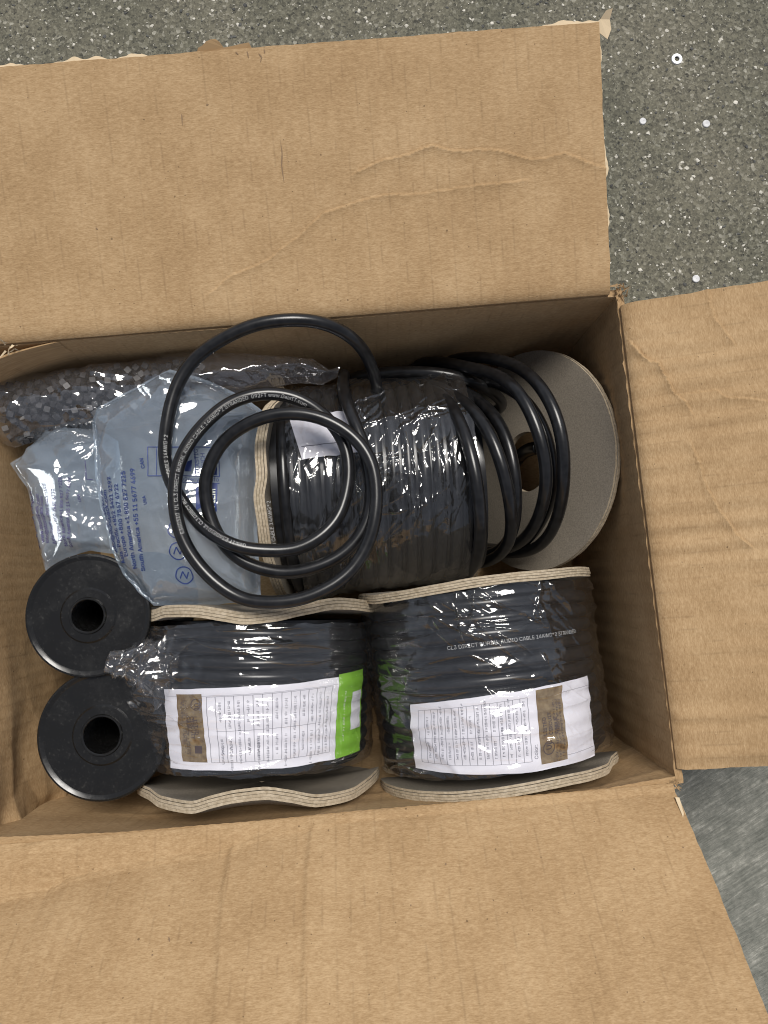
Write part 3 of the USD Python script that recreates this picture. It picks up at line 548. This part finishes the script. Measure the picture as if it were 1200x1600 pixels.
# --- the middle spool with loose turns, lying along the box
RM = .0865
ax3 = Axis((437, 772), (740, 745), .088); R3 = .0825
s3 = thing('cable_spool', 'wrapped cable spool lying crosswise behind the front spools, its black turns slipping loose', 'cable spool', (ax3.A+ax3.B)/2*[1, 1, 0])
flange(ax3, RM, 0., -1, [(437, 618), (420, 635), (411, 665), (406, 700), (409, 740), (405, 780), (410, 820), (416, 860), (428, 900)], s3, 71, thick=.008, label='greyboard flange with frayed plies between air cushion and cable')
tA, tB, N3 = .004, ax3.L-.002, 13
obj('wound_cable', winding(ax3, R3, tA, tB, N3, 73), 'pvc', s3, smooth=True)
obj('core', core(ax3, R3-1.7*CR, tA, tB), 'pvc', s3, smooth=True)
sk3 = Skin(ax3, R3, tA, tB, N3, 74, crumple=10)
lb3 = Label(sk3, [(450, 648), (556, 640), (565, 705), (472, 718)])
obj('paper_label', lb3.patch(0, 1, 0, 1, 0, 30, 20, .06), 'paper', s3, smooth=True, label='white paper label under the wrap')
obj('printed_table', join([lb3.patch(.05, 1, .74, .755, .00012, 30, 2)]), 'ink', s3)
wrap(sk3, .018, tB-.006, s3, 75, tilt=.25, folds=200, hot=(70, -.05, .06, .06, .14, .8))
# loose turns: rings sliding off the end, leaning ever more
def loop3(pix, zs):                                # a strand through measured points with their heights
    p = [at(u, v, z_) for (u, v), z_ in zip(pix, zs)]
    return resample([[p[0][0]-.012, p[0][1]-.004, .02]]+p+[[p[-1][0]-.008, p[-1][1]+.004, .018]], .003)
strands = [
    ([(650, 612), (690, 618), (722, 668), (744, 750), (751, 830), (733, 893), (700, 910)], [.10, .145, .172, .180, .165, .115, .06]),
    ([(640, 596), (690, 608), (742, 645), (778, 710), (795, 775), (797, 838), (768, 874), (730, 880)], [.08, .135, .165, .178, .172, .145, .10, .05]),
    ([(660, 590), (735, 618), (775, 655), (798, 710), (806, 775), (800, 830), (775, 862), (740, 868)], [.07, .125, .150, .160, .155, .130, .09, .05]),
    ([(670, 566), (740, 576), (800, 603), (838, 668), (853, 740), (841, 808), (797, 855), (745, 862)], [.09, .135, .165, .176, .170, .145, .095, .05]),
    ([(690, 575), (770, 596), (822, 628), (852, 680), (863, 735), (856, 790), (820, 845), (780, 858)], [.08, .12, .148, .158, .152, .128, .09, .05]),
    ([(720, 560), (790, 566), (842, 602), (873, 665), (881, 740), (870, 810), (832, 858), (790, 864)], [.10, .140, .168, .178, .170, .142, .095, .06]),
    ([(585, 584), (640, 581), (700, 586), (740, 598)], [.11, .12, .125, .12])]
for pix, zs in strands: obj('loose_turn', tube(loop3(pix, zs), CR, 14), 'pvc', s3, smooth=True)
obj('loose_turn', tube(resample([at(842, 700, .075), at(826, 703, .062), at(810, 715, .045), at(800, 735, .03)], .002), .0058, 14), 'pvc', s3, smooth=True, label='short bent cable end in the middle of the disc')

# --- the loose disc leaning on the right wall
cy = at(840, 722, .073)[1]; lean = math.radians(32)
class Disc(Axis):
    def __init__(s, c, a): s.A = np.asarray(c, float); s.a = unit(a); s.e = np.array([0, 1., 0]); s.z = unit(np.cross(s.a, s.e)); s.z = s.z*np.sign(s.z[2])
dx = Disc((.1605, cy, .0785), (math.cos(lean), 0, -math.sin(lean)))
dk = thing('greyboard_disc', 'loose round greyboard end disc with centre hole, leaning on the right box wall', 'spool disc', dx.A*[1, 1, 0])
flange(dx, .0915, 0., 1, None, dk, 81, nply=3, thick=.006, hole=.025)

# ------------------------------------------------------------------ the loose coil of cable on top
pix = [(598, 640), (590, 612), (575, 560), (544, 524), (503, 505), (455, 500), (398, 508), (344, 532), (300, 566), (273, 613), (260, 670), (258, 714), (270, 759), (287, 786), (310, 816), (338, 838), (373, 854), (417, 860), (462, 857), (500, 838), (525, 812), (541, 771), (544, 721),
       (534, 686), (509, 652), (474, 627), (436, 616), (398, 617), (360, 630), (329, 653), (300, 686), (281, 721), (273, 762), (275, 803), (287, 844), (313, 885), (348, 918), (382, 936), (424, 941), (468, 936), (509, 920), (547, 892), (572, 854), (585, 812), (588, 765), (579, 721),
       (557, 688), (525, 664), (493, 651), (455, 646), (417, 651), (379, 667), (348, 692), (329, 724), (321, 759), (324, 790), (332, 818), (348, 847), (373, 872), (411, 889), (449, 894), (493, 886), (534, 866), (563, 835), (577, 800), (580, 765), (574, 721), (563, 683), (550, 651), (540, 622), (536, 604), (538, 585)]
zz = np.full(len(pix), .196)
for i, z_ in {0: .10, 1: .135, 2: .165, 3: .185, 4: .195, 5: .2, 6: .2, 7: .197, 8: .193, 9: .191, 10: .190, 11: .188, 12: .187, 13: .188, 14: .192, 15: .197, 16: .198, 17: .196, 18: .195, 19: .194, 20: .192, 21: .190, 22: .189, 23: .189, 24: .191, 25: .194, 26: .196, 27: .198, 28: .199, 29: .2, 30: .2, 31: .2, 32: .199,
             33: .198, 34: .197, 35: .196, 36: .196, 37: .197, 38: .199, 39: .2, 40: .2, 41: .199, 42: .199, 43: .2, 44: .2, 45: .2, 46: .2, 47: .2005, 48: .2005, 49: .2, 50: .199, 51: .197, 52: .194, 53: .192, 54: .190, 55: .188, 56: .187, 57: .186, 58: .186, 59: .187, 60: .188, 61: .189, 62: .189, 63: .189, 64: .189, 65: .189, 66: .189, 67: .187, 68: .182, 69: .172, 70: .155, 71: .13}.items(): zz[i] = z_
loop = resample([at(u, v, z_) for (u, v), z_ in zip(pix, zz)], .0025)
coil = thing('cable_coil', 'free end of black cable coiled in loops over the air cushion and middle spool', 'cable', loop.mean(0)*[1, 1, 0])
obj('cable', tube(loop, .0045, 18), 'pvc', coil, smooth=True)
def print_on(path, txt, s0, h, parent, side=0., flip=False, r=.0045, up=(0, 0, 1.)):
    p = path[::-1] if flip else path; s = np.r_[0, np.cumsum(np.linalg.norm(np.diff(p, axis=0), axis=1))]; t = unit(np.gradient(p, axis=0))
    v, f = text_mesh(txt, h); x = s0+v[:, 0]; k = [np.interp(x, s, p[:, i]) for i in range(3)]; P0 = np.stack(k, 1); T_ = unit(np.stack([np.interp(x, s, t[:, i]) for i in range(3)], 1))
    U_ = np.asarray(up)-T_*(T_@np.asarray(up))[:, None]; U_ = unit(U_); S_ = np.cross(U_, T_); an = (v[:, 1]-h/2)/r+side
    return P0+(r+.00012+v[:, 2])[:, None]*(np.cos(an)[:, None]*U_+np.sin(an)[:, None]*S_), f
S = np.r_[0, np.cumsum(np.linalg.norm(np.diff(loop[::-1], axis=0), axis=1))]
def s_at(u, v, lo, hi):                            # arc length on the reversed path nearest to a measured point
    q = loop[::-1]; d = np.array([np.linalg.norm(np.cross(p-CAM, ray(u, v))) for p in q]); d[(S < lo) | (S > hi)] = 9; return S[np.argmin(d)]
Ltot = S[-1]
sA = s_at(278, 812, .30*Ltot, .72*Ltot); sB = s_at(385, 857, .6*Ltot, .95*Ltot)
tx = join([print_on(loop, 'E360310  UL CL3 DIRECT BURIAL AUDIO CABLE 14AWG*2 STRANDED  092FT www.GearIT.com', sA-.01, .0024, coil, -.45, True),
           print_on(loop, 'GearIT E360310 UL CL3 DIRECT BURIAL AUDIO CABLE 14AWG*2', sB, .0024, coil, -.35, True)])
obj('cable_print', tx, 'print_white', coil)
def strand_print(k, txt, s0, h, side, flip):
    return print_on(loop3(*strands[k]), txt, s0, h, s3, side, flip, CR, (-.25, 0, 1.))
obj('cable_print', strand_print(0, 'CL3 DIRECT BURIAL AUDIO', .055, .0026, .5, False), 'print_white', s3)
obj('cable_print', strand_print(2, 'UL CL3 DIRECT BURIAL AUDIO CABLE', .05, .0026, .2, False), 'print_white', s3)
def turn_print(ax, R, t, ph0, txt, h, d=1):
    v, f = text_mesh(txt, h); return ax.P(ph0+d*v[:, 0]/R, t-d*(v[:, 1]-h/2), R+.0002+v[:, 2]), f
ph_, t_ = ax2.hit(700, 1022, R2+.001)
obj('cable_print', join([turn_print(ax2, R2+.0012, t_-.004, ph_, 'CL3 DIRECT BURIAL AUDIO CABLE 14AWG*2 STRANDED', .0026)]), 'print_white', s2)
ph_, t_ = ax3.hit(432, 870, R3+.001)
obj('cable_print', join([turn_print(ax3, R3+.0006, t_, ph_, 'AUDIO CABLE 14AWG*2', .0026, 1)]), 'print_white', s3)

# ------------------------------------------------------------------ two black plastic reels
def lathe(prof, n=96):
    a = np.linspace(0, 2*np.pi, n); pr = np.array(prof)
    v = np.stack([pr[None, :, 0]*np.cos(a)[:, None], pr[None, :, 0]*np.sin(a)[:, None], np.broadcast_to(pr[None, :, 1], (n, len(pr)))], -1)
    return v.reshape(-1, 3), quads(n, len(pr))
def reel(label, c_px, rx, ztop, tilt, hole):
    c = at(*c_px, ztop); Rr = rx*(CAM[2]-ztop)/FPX; h = ztop-.002
    rk = thing('plastic_reel', label, 'plastic reel', (c[0], c[1], 0))
    Rt = Rot.from_euler('xy', tilt); Hh = hole*(CAM[2]-ztop)/FPX
    def put(name, prof, lab=None, smooth=25, mt='black_plastic'):
        v, f = lathe(prof); v = Rt.apply(v)+[c[0], c[1], ztop]; return obj(name, (v, f), mt, rk, smooth=smooth, label=lab)
    put('flange', [(Hh+.0012, -.0040), (Hh+.0012, -.0002), (Hh+.0065, -.0004), (Hh+.0078, -.0014), (Rr-.0045, -.0016), (Rr-.0035, -.0010), (Rr-.0018, -.0002), (Rr-.0006, -.0004), (Rr, -.0014), (Rr, -.0032), (Rr-.001, -.0042), (Hh+.0012, -.0042)])
    put('flange', [(Hh, -h), (Rr, -h), (Rr, -h+.003), (Hh+.004, -h+.003)])
    put('hub', [(Hh-.0008, -h+.0005), (Hh-.0008, .0006), (Hh-.0003, .0011), (Hh+.0006, .0011), (Hh+.0011, .0004), (Hh+.0011, -h+.0005)])
    put('barrel', [(Rr*.62, -h+.003), (Rr*.62, -.0042)])
    return rk
reel('black plastic reel with centre hole, next to the deflated cushion', (137, 962), 95.5, .157, (.05, .04), 26)
reel('black plastic reel with centre hole, in the front left corner beside the green labelled spool', (159, 1149), 98.5, .151, (.0, .02), 29)

# ------------------------------------------------------------------ bags
def bag(poly_px, zedge, hfun, step, seed, thick_down=.6, wrk=.004, rim=.006, crisp=(120, .022, 30, 0., .8, 1.)):
    """an inflated film bag: outline measured at its edge height; returns (mesh, top-height function)"""
    E = np.array([at(u, v, zedge)[:2] for u, v in poly_px]); pg = Polygon(E).buffer(0)
    b = np.array([pg.exterior.interpolate(s).coords[0] for s in np.arange(0, pg.length, step)])
    b = b+.0012*np.c_[fb(b[:, 0]*120, b[:, 1]*120, 0, 2, seed)-.5, fb(b[:, 0]*120, b[:, 1]*120, 5, 2, seed)-.5]; pg = Polygon(b).buffer(0)
    x0, y0, x1, y1 = pg.bounds; gx, gy = np.meshgrid(np.arange(x0, x1, step), np.arange(y0, y1, step)); g = np.c_[gx.ravel(), gy.ravel()]
    ins = shapely.contains_xy(pg.buffer(-step*.7), g[:, 0], g[:, 1]); P = np.vstack([b, g[ins]+rng.normal(0, step*.12, (ins.sum(), 2))])
    tri = Delaunay(P).simplices; cen = P[tri].mean(1); tri = tri[shapely.contains_xy(pg, cen[:, 0], cen[:, 1])]
    d = shapely.distance(pg.exterior, shapely.points(P)); k = np.clip((d-rim*.6)/.045, 0, 1); dome = np.sqrt(np.clip(1-(1-k)**2, 0, 1))
    ring = pg.exterior; org = []
    for q_ in np.arange(0, ring.length, .004):
        a0 = ring.interpolate(q_); a1 = ring.interpolate(q_+.001); an = math.atan2(a1.y-a0.y, a1.x-a0.x); an += math.pi/2 if pg.contains(Point(a0.x-.004*math.sin(an), a0.y+.004*math.cos(an))) else -math.pi/2
        org.append((a0.x, a0.y, an))
    nf = int(ring.length*crisp[0]); X, Y = P[:, 0], P[:, 1]
    w = fold_field(X, Y, nf, seed, crisp[1], .0010, wrk*.45, 0, .45, org=org)+fold_field(X, Y, crisp[2], seed+1, .022, .0011, wrk*.45, crisp[3], crisp[4])+wrk*.5*ridged(X*22, Y*26, seed+.7, seed+1)**3+crisp[5]*facets(X, Y, .018, .008, .0022, seed+7)+crisp[5]*facets(X, Y, .007, .005, .0007, seed+8)
    zt = zedge+hfun(P[:, 0], P[:, 1], dome)+w*np.clip(d/.004, 0, 1)+.002*(fb(P[:, 0]*40, P[:, 1]*40, 1, 2, seed+4)-.5)
    zb = zedge-.0008-thick_down*hfun(P[:, 0], P[:, 1], dome)
    n = len(P); v = np.vstack([np.c_[P, zt], np.c_[P, zb]]); area = np.cross(P[tri[:, 1]]-P[tri[:, 0]], P[tri[:, 2]]-P[tri[:, 0]]); tri[area < 0] = tri[area < 0][:, ::-1]
    return (v, np.vstack([tri, tri[:, ::-1]+n])), LinearNDInterpolator(P, zt), pg
def on_bag(ztop, txt, a, b, parent=None, h=None, zg=.15, bold=False, off=.0006):
    """lettering from measured point a to b, lying on the film"""
    A, B = at(*a, zg)[:2], at(*b, zg)[:2]; v, f = text_mesh(txt, 1.0, bold); L = np.linalg.norm(B-A); sc = L/np.ptp(v[:, 0]); d = (B-A)/L; nrm = np.array([-d[1], d[0]])
    hh = sc if h is None else h
    xy = A+np.outer((v[:, 0]-v[:, 0].min())*sc, d)+np.outer(v[:, 1]*hh, nrm); z_ = ztop(xy); z_ = np.where(np.isnan(z_), np.nanmean(z_) if np.isfinite(z_).any() else zg, z_)
    return np.c_[xy, z_+off+v[:, 2]], f
def strip_on(ztop, pts, w, zg=.15, off=.0006, n=16):
    out = []
    for a, b in zip(pts[:-1], pts[1:]):
        A, B = at(*a, zg)[:2], at(*b, zg)[:2]; d = unit(B-A); nn = np.array([-d[1], d[0]]); s = np.linspace(0, 1, n)[:, None]
        c = A+(B-A)*s; q = np.stack([c-nn*w/2, c+nn*w/2], 1).reshape(-1, 2); z_ = ztop(q); z_ = np.where(np.isnan(z_), np.nanmean(z_), z_); out.append((np.c_[q, z_+off], quads(n, 2)))
    return out
def fill_on(ztop, c4, zg=.15, off=.0006, n=12):
    A = np.array([at(*c, zg)[:2] for c in c4]); s, t = np.meshgrid(np.linspace(0, 1, n), np.linspace(0, 1, n), indexing='ij'); s, t = s[..., None], t[..., None]
    q = ((1-t)*((1-s)*A[0]+s*A[1])+t*((1-s)*A[3]+s*A[2])).reshape(-1, 2); z_ = ztop(q); z_ = np.where(np.isnan(z_), np.nanmean(z_), z_); return np.c_[q, z_+off], quads(n, n)
# big blue air cushion
ZP = .158
mesh1, z1, pg1 = bag([(265, 577), (215, 603), (152, 637), (144, 660), (147, 700), (149, 747), (157, 797), (172, 855), (192, 897), (217, 925), (240, 946), (330, 946), (408, 936), (402, 835), (403, 700), (412, 645), (385, 622), (325, 594)], ZP, lambda x, y, k: .027*k, .0016, 91, 1.6, .0034, crisp=(130, .026, 26, .35, .5, .8))
cu = thing('air_cushion', 'pale blue inflated plastic air cushion with blue print, under the cable coil', 'air cushion', (mesh1[0][:, 0].mean(), mesh1[0][:, 1].mean(), 0))
obj('film', mesh1, 'blue_film', cu, smooth=True)
zg = .176
lines = [('South America +55 11 5677 4699', (230, 892), (218, 735)), ('North America +1 800 827 7225', (215, 888), (203, 739)), ('Europe +800 7867 6722', (201, 869), (190, 758)),
         ('Asia-Pacific +852 3421 2392', (193, 880), (176, 746)), ('info@storopack.com', (180, 862), (166, 765)), ('www.storopack.com', (170, 845), (156, 765)), ('USA', (238, 790), (235, 777)), ('CAN', (234, 735), (232, 720))]
pr1 = [on_bag(z1, t_, a, b, zg=zg, bold=True) for t_, a, b in lines]
pr1 += strip_on(z1, [(239, 703), (346, 703), (346, 747), (239, 747), (239, 703)], .0006, zg)+strip_on(z1, [(252, 703), (252, 747)], .0005, zg)+strip_on(z1, [(311, 703), (311, 747)], .0005, zg)+strip_on(z1, [(284, 757), (346, 757)], .0005, zg)
pr1 += [on_bag(z1, 'how2recycle.info', (279, 756), (345, 754), zg=zg), on_bag(z1, 'PLASTIC', (318, 742), (315, 706), zg=zg), on_bag(z1, 'POUCH', (327, 742), (325, 712), zg=zg), on_bag(z1, 'Store Drop-Off', (303, 800), (302, 766), zg=zg)]
# recycling arrows in their box, solid panel ends
pr1 += [fill_on(z1, [(287, 712), (300, 706), (303, 716), (292, 722)], zg), fill_on(z1, [(296, 726), (306, 722), (305, 740), (295, 740)], zg), fill_on(z1, [(283, 728), (290, 724), (292, 741), (284, 744)], zg),
        fill_on(z1, [(284, 770), (292, 764), (298, 790), (288, 796)], zg), fill_on(z1, [(312, 765), (320, 760), (321, 795), (313, 800)], zg)]
pr1 += [fill_on(z1, [(332, 757), (343, 757), (343, 801), (332, 801)], zg), fill_on(z1, [(331, 706), (343, 706), (343, 745), (331, 745)], zg)]
for (cx, cy_), r in (((284, 829), 13), ((286, 862), 13), ((292, 899), 13)):
    a = np.linspace(0, 2*np.pi, 25); pr1 += strip_on(z1, [(cx+r*math.cos(t)*(1+.05*math.sin(5*t)), cy_+r*math.sin(t)) for t in a], .0008, zg, n=3)
    pr1 += strip_on(z1, [(cx-7, cy_+5), (cx-2, cy_-6), (cx+3, cy_+5), (cx+7, cy_-5)], .0008, zg, n=4)
obj('blue_print', join(pr1), 'ink_blue', cu)
obj('white_print', join([on_bag(z1, 'FILM', (341, 795), (340, 766), zg=zg, off=.0010, bold=True), on_bag(z1, 'TIDY', (341, 741), (340, 715), zg=zg, off=.0010, bold=True)][:1]), 'ink_white', cu)
# deflated second cushion
mesh2, z2, pg2 = bag([(112, 660), (75, 667), (34, 713), (16, 724), (26, 741), (42, 762), (48, 790), (58, 840), (71, 892), (102, 872), (140, 860), (185, 866), (190, 760), (185, 690), (150, 668)], .137, lambda x, y, k: .014*k, .0014, 92, .7, .0055, crisp=(110, .03, 40, .6, .7, 1.6))
cu2 = thing('air_cushion', 'half deflated clear air cushion with faded violet print, between left box wall and blue cushion', 'air cushion', (mesh2[0][:, 0].mean(), mesh2[0][:, 1].mean(), 0))
obj('film', mesh2, 'blue_film', cu2, smooth=True)
zg = .147
lines = [('More about AIRplus', (61, 857), (47, 767)), ('www.storopack.com', (73, 848), (61, 772)), ('info@storopack.com', (82, 848), (69, 775)), ('Asia-Pacific +852 3421 2392', (91, 850), (76, 757)), ('Europe +800 7867 6722', (99, 845), (90, 765)),
         ('North America +1 800 827 7225', (105, 853), (104, 748)), ('South America +55 11 5677 4699', (112, 855), (117, 748)), ('USA', (134, 785), (132, 774))]
obj('violet_print', join([on_bag(z2, t_, a, b, zg=zg, off=.0009, bold=True) for t_, a, b in lines]+strip_on(z2, [(139, 722), (139, 750), (147, 750)], .0005, zg)), 'ink_violet', cu2)
# clear bag of small black cubes
mesh3, z3, pg3 = bag([(-25, 597), (0, 592), (100, 576), (200, 563), (290, 549), (400, 553), (490, 560), (514, 579), (532, 573), (527, 589), (502, 601), (470, 598), (430, 604), (390, 625), (300, 650), (200, 668), (120, 676), (60, 690), (22, 700), (0, 690), (-25, 690)], .138, lambda x, y, k: .020*k, .0016, 93, 1.4, .0035, .003, crisp=(110, .02, 40, .3, .9, 2.4))
cb = obj('cube_bag', mesh3, 'clear_bag', smooth=True, label='clear glossy plastic bag full of small black cubes, against the back wall', cat='plastic bag')
obj('sealed_edge', tube(resample([at(97, 640, .159), at(120, 639, .1595), at(150, 637, .159)], .003), .0006, 6), 'clear_bag', cb, smooth=True)
CS = .0042
cubem = trimesh.creation.box((CS, CS, CS)); 
import manifold3d
cubem = manifold3d.Manifold.hull_points(np.array([[sx*(CS/2-(k == 0)*.0005), sy*(CS/2-(k == 1)*.0005), sz*(CS/2-(k == 2)*.0005)] for sx in (-1, 1) for sy in (-1, 1) for sz in (-1, 1) for k in range(3)])).to_mesh()
cubem = (np.array(cubem.vert_properties[:, :3]), np.array(cubem.tri_verts))
cg = Polygon([at(u, v, .15)[:2] for u, v in [(2, 602), (100, 582), (200, 570), (300, 562), (325, 575), (300, 610), (200, 640), (140, 655), (95, 672), (55, 688), (4, 684)]]).buffer(-.001)
pts = []; r_ = np.random.default_rng(5)
for k in range(30000):
    x, y = r_.uniform(cg.bounds[0], cg.bounds[2]), r_.uniform(cg.bounds[1], cg.bounds[3])
    if cg.contains(Point(x, y)) and all((x-a)**2+(y-b)**2 > (CS*1.16)**2 for a, b in pts): pts.append((x, y))
    if len(pts) >= 290: break
first = None; lab = 'small matte black plastic cube inside the clear bag at the back left'
for x, y in pts:
    zt = float(z3(x, y)); zt = .150 if math.isnan(zt) else zt; zt = min(zt-.0042, .156)-r_.uniform(0, .0016)
    p = numbered('/World/black_cube'); xf = UsdGeom.Xform.Define(stage, p); xf.AddTranslateOp().Set(Gf.Vec3d(x, y, zt)); q = Rot.random(random_state=int(r_.integers(1e6))) if r_.random() < .35 else Rot.from_euler('zxy', [r_.uniform(0, 1.57), r_.normal(0, .25), r_.normal(0, .25)])
    ang = q.as_euler('xyz', degrees=True); xf.AddRotateXYZOp().Set(Gf.Vec3f(*map(float, ang))); setd(xf.GetPrim(), lab, 'cube', 'black cubes in the clear bag')
    if first is None:
        first = xf.GetPrim(); pm = usdkit.mesh(stage, p+'/body', cubem, M['cube_plastic'])
    else: xf.GetPrim().GetReferences().AddInternalReference(first.GetPath()); xf.GetPrim().SetInstanceable(True)
pile = []
for k in range(900):
    x, y = r_.uniform(cg.bounds[0], cg.bounds[2]), r_.uniform(cg.bounds[1], cg.bounds[3])
    if cg.contains(Point(x, y)): pile.append((Rot.random(random_state=k).apply(cubem[0])+[x, y, r_.uniform(.128, .146)], cubem[1]))
obj('black_cubes_heap', join(pile), 'cube_plastic', kind='stuff', label='heap of black plastic cubes lying deeper in the clear bag', cat='cubes')

# ------------------------------------------------------------------ small white bits on the ground
def bit(name, label, px, r, hole=0., mt='white_bit'):
    c = at(*px, GZ); prof = [(hole, 0), (hole, .0010), (hole+.0004, .0013), (r-.0004, .0013), (r, .0009), (r, 0)]
    v, f = lathe(prof, 40); v = v*[1, 1, 1]+[0, 0, .0002]; v = Rot.from_euler('x', .06).apply(v)
    obj(name, (v+[c[0], c[1], GZ], f), mt, smooth=30, label=label, cat='washer' if hole else 'white disc')
bit('washer', 'small shiny ring washer on the aggregate, furthest back of the white bits', (1057, 93), .0056, .0025, 'washer_metal')
bit('white_disc', 'small white disc on the aggregate, just right of the back flap edge', (1004, 190), .0034)
bit('white_disc', 'small white disc on the aggregate straight below the ring washer and to its right', (1103, 194), .0038)
bit('white_disc', 'small white disc on the aggregate, close to the edge of the right flap', (1087, 436), .0037)
